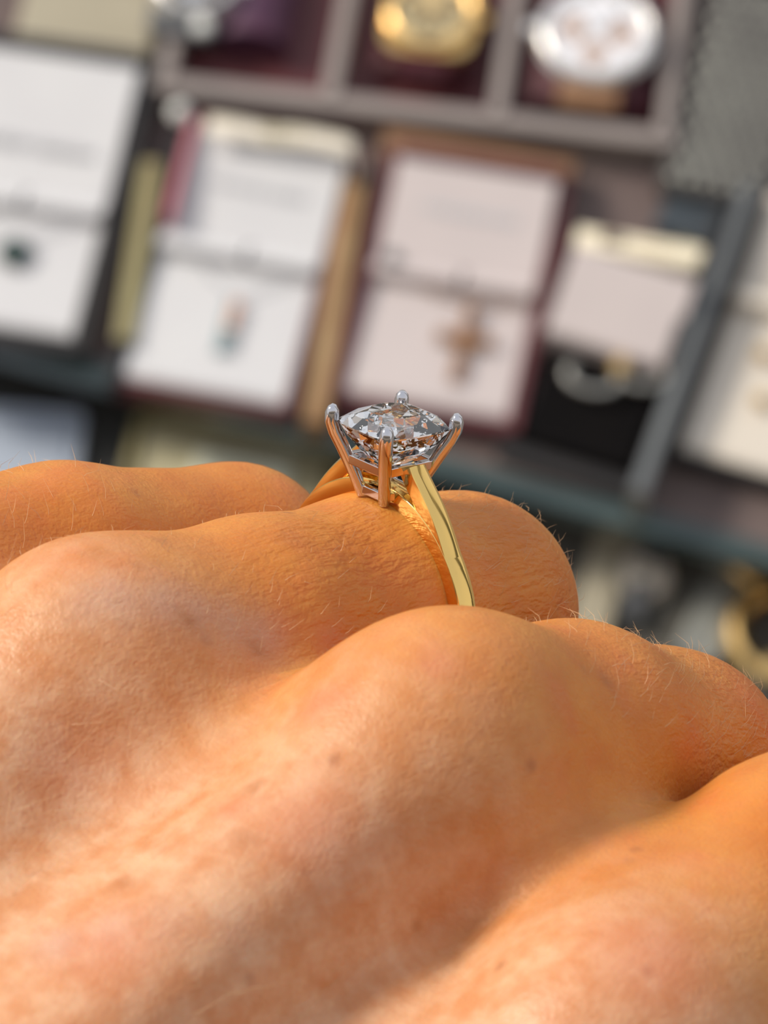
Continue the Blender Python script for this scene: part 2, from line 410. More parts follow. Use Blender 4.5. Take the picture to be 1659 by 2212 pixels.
def gradient(fn, P, e=0.05):
    G = np.zeros_like(P)
    for i in range(3):
        d = np.zeros(3, np.float32); d[i] = e
        G[:, i] = (fn(P + d) - fn(P - d)) / (2 * e)
    return G / np.maximum(np.linalg.norm(G, axis=1, keepdims=True), 1e-6)

HP, HF = surface_nets(hand_sdf, (-122, -34, -78), (38, 74, 14), 0.95)
for _ in range(3):
    HP -= hand_sdf(HP)[:, None] * gradient(hand_sdf, HP)
HN = gradient(hand_sdf, HP)
me = bpy.data.meshes.new('hand')
me.from_pydata([tuple(map(float, p)) for p in HP * MM], [], [tuple(map(int, q)) for q in HF]); me.update()
me.polygons.foreach_set('use_smooth', [True] * len(me.polygons))
def sstep(a, b, x):
    t = np.clip((x - a) / (b - a), 0, 1); return t * t * (3 - 2 * t)
_sunlit_pale = (1 - sstep(-34, -8, HP[:, 0] - 0.35 * (HP[:, 1] - 20))) * sstep(-20, -4, HP[:, 1])  # where the sunlit paleness is painted: back of the hand, fading towards the fingers
_a = me.attributes.new('pale', 'FLOAT', 'POINT'); _a.data.foreach_set('value', (0.95 * _sunlit_pale).astype(np.float32))
_cr = np.exp(-((HP[:, 0] + 5) / 9) ** 2) * (np.abs(HP[:, 1]) < 10) + 0.8 * np.exp(-((HP[:, 0] - 10) / 7) ** 2) * (np.abs(HP[:, 1]) < 10) + 0.7 * np.exp(-((HP[:, 0] - 12) / 10) ** 2) * (np.abs(HP[:, 1] - 19) < 9.5)
_a = me.attributes.new('crease', 'FLOAT', 'POINT'); _a.data.foreach_set('value', (0.14 + 0.86 * np.clip(_cr, 0, 1)).astype(np.float32))
_a.data.foreach_set('value', ((0.14 + 0.86 * np.clip(_cr, 0, 1)) * (1 - 0.7 * np.exp(-(HP[:, 0] / 3.0) ** 2) * (np.abs(HP[:, 1]) < 10))).astype(np.float32))
def spots(name, items):
    v = np.zeros(len(HP), np.float32)
    for x, y, z, r in items: v = np.maximum(v, np.exp(-((HP - np.array([x, y, z])) ** 2).sum(1) / (r * r)))
    me.attributes.new(name, 'FLOAT', 'POINT').data.foreach_set('value', v.astype(np.float32))
spots('freckle', ((-21.7, 0, 9.5, .75), (-27.8, .1, 9.6, .7), (-11.8, 3, 8.8, .7), (-24.5, 6.8, 6.3, .65), (-19.5, 8.5, 3.9, .65), (-29.8, 20.6, 0, .7), (-33.4, 24, -1.6, .8), (-1.8, 25.8, 3.9, .8), (-40, 20, -5, .8), (-10, 30, -1, .8)))
spots('blemish', ((-23.5, 19.7, 4.4, 1.6), (-22.5, 20.5, 4.4, 1.3), (-31.8, 21.1, -.9, 1.3), (-17.7, 24.5, 8, 1.4), (-12.6, 8.9, 3.3, 1.6), (-36, 10, 0, 3.0), (-30, 27, 0, 4.0), (-18, 48, -4, 4.0), (-44, 24, -8, 3.5)))
spots('vein', [(x, y, z, 2.2) for x, y, z in ((-31, 3.6, 8), (-29, 4.1, 7.9), (-26, 5.4, 7.2), (-23.4, 6.4, 6.6), (-21, 7.2, 5.5), (-18.8, 7.9, 4.5))] + [(x, y, z, 1.8) for x, y, z in ((-46, 21, -7.5), (-43, 23, -7), (-40, 25, -6.5), (-37, 27, -6.5))])
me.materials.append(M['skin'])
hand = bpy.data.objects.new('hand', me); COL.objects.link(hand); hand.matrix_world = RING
tag(hand, 'tanned left hand in a loose fist with a gold ring on one finger', 'hand')

# fine body hair, one part
hb = MB()
def hair_patch(cond, count, length, lean):
    idx = np.nonzero(cond)[0]
    for i in RNG.choice(idx, size=min(count, len(idx)), replace=False):
        p = HP[i] + RNG.normal(0, 0.15, 3); nn = HN[i]
        d = np.array(lean, float) + RNG.normal(0, 0.35, 3); d -= nn * (d @ nn); d /= max(np.linalg.norm(d), 1e-6)
        Lh = length * RNG.uniform(0.55, 1.25); up = RNG.uniform(0.35, 0.9)
        pts = [p - nn * 0.1, p + (nn * up * .45 + d * .35) * Lh * .6, p + (nn * up * .6 + d * 1.0) * Lh]
        hb.tube(pts, [0.020, 0.016, 0.004], n=3, cap=False)
x_, y_, z_ = HP.T
up_ = HN[:, 2] > 0.15
hair_patch((x_ > 3) & (x_ < 22) & (np.abs(y_) < 10) & up_, 170, 1.5, (0.8, -0.5, 0.2))
hair_patch((x_ > -4) & (x_ < 26) & (y_ > 10) & (y_ < 28) & up_, 420, 1.7, (0.7, -0.6, 0.3))
hair_patch((x_ < -14) & (x_ > -52) & (y_ < -12) & up_, 230, 1.9, (0.4, -0.8, 0.3))
hair_patch((x_ < -6) & (x_ > -30) & (np.abs(y_) < 9) & up_, 160, 1.2, (0.6, -0.6, 0.2))
hair_patch((x_ < -32) & (x_ > -80) & (y_ > -6) & (y_ < 40) & up_, 260, 3.4, (0.9, -0.2, 0.2))
o = hb.build('body_hair', M['hair'], hand); tag(o, 'fine fair hair on the skin', kind='stuff')

# ------------------------------------------------------------------ the ring
ring = empty('diamond_ring', RING)
tag(ring, 'gold solitaire ring with a large square-cornered diamond in four white metal prongs', 'ring')
# band: round hoop of softly bevelled square section
def rrect(w, t, b, seg=3):
    pts = []
    for cx, cy, a0 in ((w / 2 - b, t / 2 - b, 0), (-w / 2 + b, t / 2 - b, 90), (-w / 2 + b, -t / 2 + b, 180), (w / 2 - b, -t / 2 + b, 270)):
        for i in range(seg + 1):
            a = math.radians(a0 + 90 * i / seg); pts.append((cx + b * math.cos(a), cy + b * math.sin(a)))
        if a0 == 0: pts += [(x * w, t / 2 + 0.17 * (1 - (2 * x) ** 2)) for x in (0.3, 0.15, 0.0, -0.15, -0.3)]   # slightly domed outside
    return pts
def sweep_section(path, normals, sections):
    """sections: list of (axial, radial) loops; axial is along the finger"""
    mb = MB(); k = len(sections[0]); vs_ = []
    for (y, z), (ny, nz), sec in zip(path, normals, sections):
        for a, r in sec: vs_.append((a, y + ny * r, z + nz * r))
    return mb, vs_, k
NB = 144
path = []; nor = []; sec = []
for i in range(NB):
    a = 2 * math.pi * i / NB
    th = 1.55 + 0.2 * math.cos(a - math.pi) ** 2
    path.append((math.sin(a) * (8.7 + th / 2), math.cos(a) * (8.7 + th / 2))); nor.append((math.sin(a), math.cos(a))); sec.append(rrect(1.75, th, 0.16))
mb, vs_, k = sweep_section(path, nor, sec)
mb.add(vs_, [(i * k + j, i * k + (j + 1) % k, ((i + 1) % NB) * k + (j + 1) % k, ((i + 1) % NB) * k + j) for i in range(NB) for j in range(k)], True)
band = mb.build('band', M['gold'], ring, sharp=50)
for sgn in (1, -1):
    # leaves the hoop along its tangent and runs straight up to the gallery rail
    p1 = np.array([2.45, 12.1]); path = []; nor = []; sec = []
    R_ = 9.52; ph = math.atan2(p1[0], p1[1]) + math.acos(R_ / np.linalg.norm(p1))
    p0 = np.array([math.sin(ph), math.cos(ph)]) * R_
    KS = 34
    for i in range(KS):
        if i < 6:
            a_ = ph + math.radians(16) * (1 - i / 6); q = np.array([math.sin(a_), math.cos(a_)]) * R_; nv = q / R_; s = 0.0
        else:
            s = (i - 6) / (KS - 7); n0 = p0 / R_; dl = p1 - p0; Ls = np.linalg.norm(dl)
            q = p0 + dl * s + n0 * 0.30 * 16 * (s * (1 - s)) ** 2                    # a slight swell along the shoulder
            g_ = 0.30 * 32 * s * (1 - s) * (1 - 2 * s) / Ls; nv = n0 - dl / Ls * g_; nv = nv / np.linalg.norm(nv)
        th = 1.60 - 0.25 * s
        path.append((sgn * q[0], q[1])); nor.append((sgn * nv[0], nv[1])); sec.append(rrect(1.72 - 0.08 * s, th, 0.15))
    mb, vs_, k = sweep_section(path, nor, sec)
    fs_ = [(i * k + j, i * k + (j + 1) % k, (i + 1) * k + (j + 1) % k, (i + 1) * k + j) for i in range(KS - 1) for j in range(k)]
    fs_ += [tuple(range(k)), tuple((KS - 1) * k + j for j in range(k))]
    mb.add(vs_, fs_, True); mb.build('shoulder', M['gold'], band, sharp=50)
# four prongs
for sx, sy in ((1, 1), (-1, 1), (-1, -1), (1, -1)):
    pts = [(1.38, 1.18, 9.25), (1.75, 1.5, 10.3), (2.25, 1.92, 11.6), (2.78, 2.36, 12.9), (3.26, 2.80, 14.0), (3.50, 3.00, 14.8), (3.52, 3.02, 15.4), (3.46, 2.96, 15.75), (3.38, 2.88, 15.95), (3.32, 2.82, 16.0)]
    rad = [0.44, 0.47, 0.50, 0.52, 0.53, 0.54, 0.54, 0.47, 0.30, 0.08]
    mb = MB().tube([(sx * a, sy * b, c) for a, b, c in pts], rad, n=20)
    mb.build('prong', M['white_gold'], ring, sharp=60)
def rail(name, ha, hb_, z, w, t):
    loop = [(ha, hb_), (-ha, hb_), (-ha, -hb_), (ha, -hb_)]
    mb = MB()
    for i in range(4):
        a = np.array(loop[i]); b = np.array(loop[(i + 1) % 4]); c = (a + b) / 2; L_ = np.linalg.norm(b - a) + w
        mb.box((c[0], c[1], z), (L_ if i % 2 == 0 else w, w if i % 2 == 0 else L_, t), bev=0.07)
    return mb.build(name, M['white_gold'], ring)
rail('upper_rail', 2.42, 2.06, 12.05, 0.55, 0.72)
rail('base_rail', 1.46, 1.25, 9.75, 0.55, 0.66)
# the stone: radiant cut, hull of its facet corners
def octo(a, b, c, z):
    return [(sx * x, sy * y, z) for x, y in ((a, b - c), (a - c, b)) for sx in (1, -1) for sy in (1, -1)]
def outline(th, e=6.0):
    c, s_ = math.cos(th), math.sin(th)
    k_ = (abs(c / 3.60) ** e + abs(s_ / 3.10) ** e) ** (-1 / e)
    return k_ * c, k_ * s_
jr = random.Random(5)
pts = []
for sc_, z, n_, off, jit in ((0.56, 15.95, 8, .5, 0), (0.80, 15.60, 12, 0, .01), (1.0, 14.92, 20, .5, 0), (1.0, 14.80, 20, .5, 0),
                             (0.84, 13.75, 16, 0, .01), (0.56, 12.6, 10, .5, .01), (0.22, 11.75, 6, 0, 0), (0.04, 11.5, 4, .5, 0)):
    for i in range(n_):
        x, y = outline(2 * math.pi * (i + off) / n_); q = sc_ * (1 - jr.uniform(0, jit))
        pts.append((x * q, y * q, z))
bm = bmesh.new()
for p in pts: bm.verts.new(Vector(p) * MM)
bmesh.ops.convex_hull(bm, input=bm.verts[:])
bmesh.ops.delete(bm, geom=[v for v in bm.verts if not v.link_faces], context='VERTS')
bmesh.ops.recalc_face_normals(bm, faces=bm.faces[:])
me = bpy.data.meshes.new('diamond'); bm.to_mesh(me); bm.free(); me.materials.append(M['diamond'])
dia = bpy.data.objects.new('diamond', me); COL.objects.link(dia); dia.parent = ring
tag(dia, 'clear radiant cut diamond')

# ------------------------------------------------------------------ the street behind the photographer (seen in the metal and the stone)
M['paving'] = mat('grey_paving', (0.30, 0.27, 0.24), 0.8, noise=(3, (0.22, 0.20, 0.18), 0.8))
M['stucco'] = mat('pale_stucco', (0.52, 0.44, 0.34), 0.8, noise=(2, (0.44, 0.37, 0.29), 0.7))
M['shop_glass'] = mat('dark_shop_glass', (0.02, 0.022, 0.022), 0.1, noise=(2, (0.03, 0.03, 0.028), 0.7))
o = MB().box((0, 0, -50), (30000, 30000, 100)).build('ground', M['paving']); tag(o, 'grey street paving', kind='structure')
o = MB().box((0, -6300, 3200), (22000, 600, 6400)).build('wall_street', M['stucco']); tag(o, 'pale stucco house front across the street', kind='structure')
for fx in range(-4, 5):
    for fz, hh in ((1350, 2300), (4300, 1500)):
        w_ = MB().box((fx * 2300, -5985, fz), (1300, 60, hh)).build('window_pane', M['shop_glass'], o)
        MB().box((fx * 2300, -5960, fz), (80, 60, hh)).build('mullion', M['stucco'], w_)

M['green_paint'] = mat('dark_green_paint', (0.022, 0.028, 0.018), 0.4, noise=(8, (0.03, 0.034, 0.02), 0.7))
o = MB().box((960, 620, 1400), (130, 150, 2800), bev=8).build('pillar_for_reflection', M['green_paint']); tag(o, 'unseen dark green pillar added for its reflection in the gold', kind='structure')  # unseen pillar, added so the gold band picks up dark streaks
MB().box((960, 620, 150), (190, 210, 300), bev=8).build('plinth', M['green_paint'], o)
MB().box((960, 620, 2700), (190, 210, 120), bev=8).build('capital', M['green_paint'], o)

# ------------------------------------------------------------------ the shop display: boards, glass edge
def board(name, m, mb, material, label):
    o = mb.build(name, material); o.matrix_world = m; tag(o, label, kind='structure'); return o
e0, e1 = bp(-40, 735), bp(1700, 1215)
_ang = math.atan2(e1[1] - e0[1], e1[0] - e0[0]); _mid = (e0 + e1) / 2
board('display_board', board_mat(_mid[0], _mid[1], 0, _ang), MB().box((0, 325, -6), (1300, 650, 12), bev=1.5), M['taupe'], 'taupe sloping display board under the cards')
board('lower_board', board_mat(_mid[0], _mid[1] - 150, -34, _ang), MB().box((0, 0, -5), (1300, 480, 10), bev=1.5), M['lower_board'], 'dark lower display board below the glass edge')
board('display_plinth', board_mat(_mid[0], _mid[1], -46, _ang), MB().box((0, 140, -290), (1240, 900, 576), bev=3), M['lower_board'], 'dark plinth carrying the display boards')
g = MB().box((0, 0, 0), (1300, 7.5, 9), bev=1.0).build('glass_shelf_edge', M['teal_glass'])
g.matrix_world = board_mat(_mid[0], _mid[1], -2.5, _ang); tag(g, 'dark teal front edge of the glass shelf below the cards', kind='structure')

def marks(parent, w, y0, dy, n, size, material, z, name='printed_mark'):
    """a row of small blurred strokes of print"""
    rnd = random.Random(int(abs(w * 100 + y0 * 10)))
    mb = MB(); x = -w / 2
    for i in range(n):
        l = size * rnd.uniform(0.5, 1.3)
        mb.box((x + w * (i + .5) / n, y0 + dy * (i + .5) / n, z), (w / n * rnd.uniform(0.55, 0.95), l, 0.12))
    return mb.build(name, material, parent)

def pendant_card(corners, label, pad, frame, side_l=None, side_r=None, back=None, lining=None, border=3.0, h=0.0, group='pendant display cards', fold=0.42, top_h=13.0):
    """open presentation box holding a pad: leaning upper panel, rounded fold, lower panel"""
    m, w, l = quad(*corners, h=h, top=h + 10)
    root = empty('pendant_card', m); tag(root, label, 'display card', group)
    yf = l / 2 - fold * l
    # tray of the box: floor and four walls
    mb = MB().box((0, 0, 1.0), (w + 2 * border, l + 2 * border, 2.0), bev=.3); mb.build('box_base', frame, root)
    hw = 9.0
    for nm, c, d, mt in (('box_side', (-w / 2 - border / 2, 0, hw / 2 + 2), (border, l + 2 * border, hw), side_l or frame),
                         ('box_side', (w / 2 + border / 2, 0, hw / 2 + 2), (border, l + 2 * border, hw), side_r or frame),
                         ('box_front', (0, -l / 2 - border / 2, hw / 2 + 1), (w, border, hw - 2), frame),
                         ('box_back', (0, l / 2 + border / 2, hw / 2 + 4), (w, border, hw + 4), back or frame)):
        MB().box(c, d, bev=.4).build(nm, mt, root)
    # pad: upper panel
    MB().sweep_x([(l / 2 - .3, 2), (l / 2 - .3, top_h), (l / 2 - 2.2, top_h + .6), (yf + 0.4, 9.8), (yf + 0.4, 2)], -w / 2 + .3, w / 2 - .3).build('upper_panel', pad, root)
    if lining:
        MB().box((-w / 2 + 1.6, (l / 2 + yf) / 2, 10), (2.4, l / 2 - yf - 2, 14), bev=.3).build('lining', lining, root)
    # rounded fold that holds the chain, with a centre notch: two halves
    prof = [(yf + .3, 2), (yf + .3, 9.7), (yf - 1.2, 10.6), (yf - 3.4, 12.4), (yf - 5.4, 13.3), (yf - 6.8, 13.2), (yf - 7.6, 12.2), (yf - 8.0, 9.0), (yf - 8.0, 2)]
    MB().sweep_x(prof, -w / 2 + .2, 0.035 * w, True).build('fold', pad, root)
    MB().sweep_x(prof, 0.065 * w, w / 2 - .2, True).build('fold', pad, root)
    # lower panel
    MB().sweep_x([(yf - 7.9, 2), (yf - 7.9, 7.6), (yf - 9, 8.2), (-l / 2 + 2, 9.8), (-l / 2 + .3, 8.6), (-l / 2 + .3, 2)], -w / 2 + .3, w / 2 - .3).build('lower_panel', pad, root)
    return root, w, l, yf

def chain_v(root, w, yf, drop, material, x0=0.0):
    mb = MB()
    for s in (-1, 1):
        mb.tube([(x0 + s * w * .40, yf - 4, 11.8), (x0 + s * w * .26, yf - 10, 10.0), (x0 + s * 1.2, yf - drop, 10.2)], .35, n=6)
    return mb.build('chain', material, root)

# left card with a green stone
r_, w, l, yf = pendant_card(((-95, 92), (272, 160), (182, 752), (-205, 650)), 'bluish white pendant card in a charcoal frame with a dark green stone', M['white_pad'], M['charcoal'], border=5.0, fold=0.5)
n_ = empty('green_pendant', r_.matrix_world); tag(n_, 'dark green oval pendant on a thin chain, hung on the charcoal framed card', 'pendant')
chain_v(n_, w, yf, 20, M['silver'], 3.0)
MB().lathe([(0.2, -1.2), (3.6, -.9), (4.5, 0), (3.6, .9), (0.2, 1.2)], (4.6, yf - 24, 11), n=20).build('stone', M['emerald'], n_)
MB().tube([(4.6 + 4.9 * math.cos(a), yf - 24 + 4.9 * math.sin(a), 10.9) for a in np.linspace(0, 2 * math.pi, 24, endpoint=False)], .6, n=6, closed=True).build('bezel', M['slate'], n_)
marks(r_, w * .72, yf + 17, -1, 9, 3.4, M['ink'], 12.2)

# middle card with a coloured bar pendant
r_, w, l, yf = pendant_card(((392, 268), (742, 338), (622, 888), (290, 802)), 'white pendant card with gold sides and a rose lined edge holding a peach bar pendant', M['white_pad'], M['burgundy'], side_l=M['charcoal'], side_r=M['burgundy'], lining=M['rose'])
n_ = empty('bar_pendant', r_.matrix_world); tag(n_, 'slim peach and teal bar pendant on a thin chain, on the white card', 'pendant')
chain_v(n_, w, yf, 20, M['silver'], 2.0)
for i in range(5):
    MB().lathe([(0.2, -1.2), (1.9, -.5), (1.9, .2), (1.1, 1.0), (0.2, 1.1)], (3.6, yf - 23 - 3.9 * i, 11), n=12, smooth=False).build('gem', M['pinkgem'] if i < 3 else M['tealgem'], n_)
MB().box((1.2, yf - 31, 10.6), (1.4, 20, 1.2), bev=.3).build('bar', M['tealgem'], n_)
marks(r_, w * .66, yf + 20, -1, 9, 3.2, M['ink'], 12.2)

# right-hand card with a cross
r_, w, l, yf = pendant_card(((846, 348), (1192, 398), (1108, 925), (762, 828)), 'blush white pendant card in a burgundy box holding a brown gold cross', M['pink_pad'], M['burgundy'], border=4.0, back=M['burgundy'])
n_ = empty('cross_pendant', r_.matrix_world); tag(n_, 'brown gold cross pendant with flared arms on the blush card', 'pendant')
chain_v(n_, w, yf, 12, M['bcross'], 7.0)
cx, cy = 7.5, yf - 26
cr_ = [(-1.6, 12), (1.6, 12), (1.3, 3.2), (2.4, 2.2), (8.6, 2.6), (8.6, -1.4), (2.4, -1.2), (1.4, -2.4), (1.8, -15), (-1.8, -15), (-1.4, -2.4), (-2.4, -1.2), (-8.6, -1.4), (-8.6, 2.6), (-2.4, 2.2), (-1.3, 3.2)]
MB().prism([(cx + a, cy + b) for a, b in reversed(cr_)], 10.0, 11.8).build('cross', M['bcross'], n_)
MB().tube([(cx, cy + 13.2 + 1.7 * math.sin(a), 11 + 1.7 * math.cos(a)) for a in np.linspace(0, 2 * math.pi, 12, endpoint=False)], .5, n=6, closed=True).build('bail', M['bcross'], n_)
MB().lathe([(0.2, 0), (2.6, 0), (2.6, .5), (0.2, .6)], (-w / 2 + 6, yf - 1.6, 12.6), n=16).build('snap', M['slate'], r_)
marks(r_, w * .62, yf + 20, -.5, 9, 3.0, M['ink'], 12.2)

# card cut off at the right edge of the picture
r_, w, l, yf = pendant_card(((1660, 432), (1990, 500), (1815, 1085), (1478, 950)), 'cream card at the edge beside the smoked acrylic strip, with gold studs', M['cream_pad'], M['charcoal'], border=2.0, fold=0.36)
for i, (u, v) in enumerate(((1650, 762), (1645, 862))):
    p = bp(u, v, 12); s_ = empty('stud_earring', board_mat(p[0], p[1], 10.5))
    tag(s_, ['upper', 'lower'][i] + ' gold stud earring on the cream card at the edge', 'earring', 'gold studs on the cream card')
    MB().lathe([(0.2, 0), (2.2, .2), (2.6, 1.2), (1.8, 2.4), (0.2, 2.8)], n=16).build('ball', M['bgold'], s_)
    MB().lathe([(0.4, -2), (0.4, .4)], n=8).build('post', M['bgold'], s_)

# gold side rails that stand between the boxes
def bar(name, u0, v0, u1, v1, width, height, material, label, cat, h=0.0, group=None, ends=None):
    a, b = bp(u0, v0, h + height), bp(u1, v1, h + height); c = (a + b) / 2; d = b - a
    root = empty(name, board_mat(c[0], c[1], h, math.atan2(d[1], d[0]))); tag(root, label, cat, group)
    L_ = float(np.linalg.norm(d))
    MB().box((0, 0, height / 2), (L_, width, height), bev=min(1.0, width * .2)).build('body', material, root)
    for s in (-1, 1):
        MB().box((s * (L_ / 2 + .6), 0, height / 2), (1.4, width * 1.08, height * 1.04), bev=.3).build('end_cap', ends or material, root)
    return root
bar('box_rail', 268, 735, 328, 345, 6.4, 12, M['olive'], 'olive gold rail between the charcoal framed card and the white card', 'rail', group='gold rails between the cards', ends=M['charcoal'])
bar('box_rail', 680, 905, 765, 400, 7.2, 12, M['brass'], 'tan gold rail between the white card and the blush card', 'rail', group='gold rails between the cards')
bar('wood_strip', 836, 302, 1228, 372, 9.5, 9, M['tan'], 'tan wooden strip above the blush card', 'strip')
bar('acrylic_strip', 1380, 1055, 1618, 405, 5.0, 20, M['acrylic'], 'smoked acrylic strip running slantwise beside the earring stand', 'strip')
bar('edging_strip', 1445, 770, 1570, 425, 2.4, 22, M['charcoal'], 'black strip edging the smoked acrylic strip', 'strip')

# cream ticket above the middle card, curled at its right end, and a white ball
m, w, l = quad((452, 238), (770, 306), (765, 338), (448, 276), h=0, top=20)
t_ = empty('price_ticket', m); tag(t_, 'cream paper ticket with a curled end above the white card', 'ticket')
prof = [(-w / 2 + w * .92 * i / 10, 19 + .4 * math.sin(i * 1.1)) for i in range(11)] + [(w * .47, 18), (w * .50, 14.5), (w * .515, 10), (w * .52, 5), (w * .52, 0)]
vs_ = []; 
for x, z in prof:
    sh = max(0, 19 - z) * -1.1
    for y in (-l / 2 + sh, l / 2 + sh): vs_ += [(x, y, z), (x, y, z + .7)]
fs_ = []
for i in range(len(prof) - 1):
    a, b = i * 4, (i + 1) * 4
    fs_ += [(a, a + 2, b + 2, b), (a + 1, b + 1, b + 3, a + 3), (a, b, b + 1, a + 1), (a + 2, a + 3, b + 3, b + 2)]
fs_ += [(0, 1, 3, 2)]; k = (len(prof) - 1) * 4; fs_ += [(k, k + 2, k + 3, k + 1)]
MB().add(vs_, fs_).build('paper', M['ticket'], t_)
marks(t_, w * .3, 0, 0, 6, 2.4, M['khaki'], 20.1)
p = bp(388, 240, 16); t_ = empty('pearl_stud', board_mat(p[0], p[1], 0)); tag(t_, 'small white ball on a short stem at the corner of the white card', 'stud')
MB().lathe([(3.4 * math.sin(a) + .05, 15 - 3.4 * math.cos(a)) for a in np.linspace(0, math.pi, 12)], n=20).build('ball', M['pearl'], t_)
MB().lathe([(2.0, 0), (1.2, 1), (1.0, 12.5)], n=12).build('stem', M['slate'], t_)

# pale gold plaque
m, w, l = quad((1252, 462), (1566, 528), (1556, 590), (1244, 522), h=0, top=14)
t_ = empty('name_plaque', m); tag(t_, 'pale gold bar plaque with a dark mark above the earring stand', 'plaque')
MB().sweep_x([(l / 2, 2), (l / 2, 8), (l / 2 - 1, 9), (-l / 2 + 1, 13.6), (-l / 2, 13), (-l / 2, 2)], -w / 2, w / 2).build('plate', M['plaque'], t_)
MB().box((0, 0, 1.0), (w * .9, l * .9, 2.0), bev=.3).build('foot', M['charcoal'], t_)
mk = MB()
for i in range(3): mk.box((-w * .27 + (i - 1) * 2.2, 0, 11.4), (1.4, l * (.62, .4, .62)[i], 2.6))
mk.build('printed_mark', M['ink_dark'], t_)
marks(t_, w * .30, -1.2, 0, 7, 1.6, M['brass'], 12.0)

# earring stand: white sloping pad on a black block, with two hoops
m, w, l = quad((1252, 556), (1512, 618), (1440, 772), (1160, 715), h=0, top=20)
t_ = empty('earring_stand', m); tag(t_, 'white topped black velvet earring stand below the pale gold plaque', 'stand')
MB().sweep_x([(l / 2, 0), (l / 2, 24), (l / 2 - 1.5, 25), (-l / 2 + 1, 18), (-l / 2, 16.5), (-l / 2, 0)], -w / 2, w / 2).build('top_pad', M['pink_pad'], t_)
MB().box((1.5, -l / 2 - 17, 5), (w - 4, 34, 10), bev=1.0).build('velvet_block', M['black'], t_)
MB().box((-w / 2 - 2.5, -8, 4), (4, l + 50, 8), bev=.6).build('side_wall', M['burgundy'], t_)
MB().box((0, -l / 2 - 37, 3), (w + 4, 6, 6), bev=.6).build('front_wall', M['charcoal'], t_)
for i, (u, v) in enumerate(((1330, 800), (1432, 790))):
    p = bp(u, v, 14); h_ = empty('hoop_earring', board_mat(p[0], p[1], 10.6)); tag(h_, ['hoop earring lying nearer the burgundy side of the stand', 'hoop earring lying nearer the smoked acrylic strip'][i], 'earring', 'hoop earrings on the stand')
    hp = [(-6.5 + 8.0 * math.cos(a), -3.5 + 5.2 * math.sin(a), 3.4) for a in np.linspace(math.radians(20), math.radians(-215), 20)]
    MB().tube(hp, 1.35, n=10).build('hoop', M['hoop'], h_)
    MB().lathe([(.1, 0), (2.8, .4), (3.3, 2.0), (2.2, 3.9), (.1, 4.4)], (1.2, 0.6, 3.4), n=16).build('stud', M['bgold'], h_)

# watch tray at the top
TW, TY = bp(350, 178, 10), bp(1450, 300, 10)
_d = TY - TW; _a = math.atan2(_d[1], _d[0]); LW = float(np.linalg.norm(_d)); _c = (TW + TY) / 2
tr = empty('watch_tray', board_mat(_c[0], _c[1], 0, _a)); tag(tr, 'grey watch tray with wine lined compartments at the top of the display', 'tray')
DEP = 110
MB().box((0, DEP / 2, 1), (LW, DEP, 2), bev=.3).build('tray_floor', M['burgundy'], tr)
MB().box((0, -1, 5.5), (LW + 4, 6.5, 13), bev=.8).build('front_rim', M['grey_tray'], tr)
MB().box((0, DEP + 2, 6.5), (LW + 4, 5, 13), bev=.8).build('back_rim', M['grey_tray'], tr)
divx = []
for u in (352, 716, 1082, 1446):
    q = bp(u, 200, 10) - _c; x = q[0] * math.cos(_a) + q[1] * math.sin(_a); divx.append(x)
    MB().box((x, DEP / 2, 6.5), (5.2, DEP, 13), bev=.8).build('divider', M['grey_tray'], tr)
def tray_pt(u, v, h):
    q = bp(u, v, h) - _c; return q[0] * math.cos(_a) + q[1] * math.sin(_a), -q[0] * math.sin(_a) + q[1] * math.cos(_a)
TM = tr.matrix_world
def cushion(x, y, w, l, hgt, material, label):
    o = empty('watch_cushion', TM @ Matrix.Translation(Vector((x, y, 2)) * MM)); tag(o, label, 'cushion', 'cushions in the watch tray')
    prof = [(w / 2 * (1 - (1 - abs(math.cos(a))) * .0) * math.cos(a), hgt * abs(math.sin(a)) ** .7) for a in np.linspace(0, math.pi, 14)]
    mb = MB(); n = len(prof)
    vs_ = [(px, -l / 2, pz) for px, pz in prof] + [(px, l / 2, pz) for px, pz in prof]
    mb.add(vs_, [tuple(range(n)), tuple(reversed(range(n, 2 * n)))] + [(i, i + 1, n + i + 1, n + i) for i in range(n - 1)] + [(0, n, 2 * n - 1, n - 1)], True)
    mb.build('pillow', material, o); MB().box((0, 0, -.3), (w * .8, l * .9, .6)).build('underside', material, o)
    return o
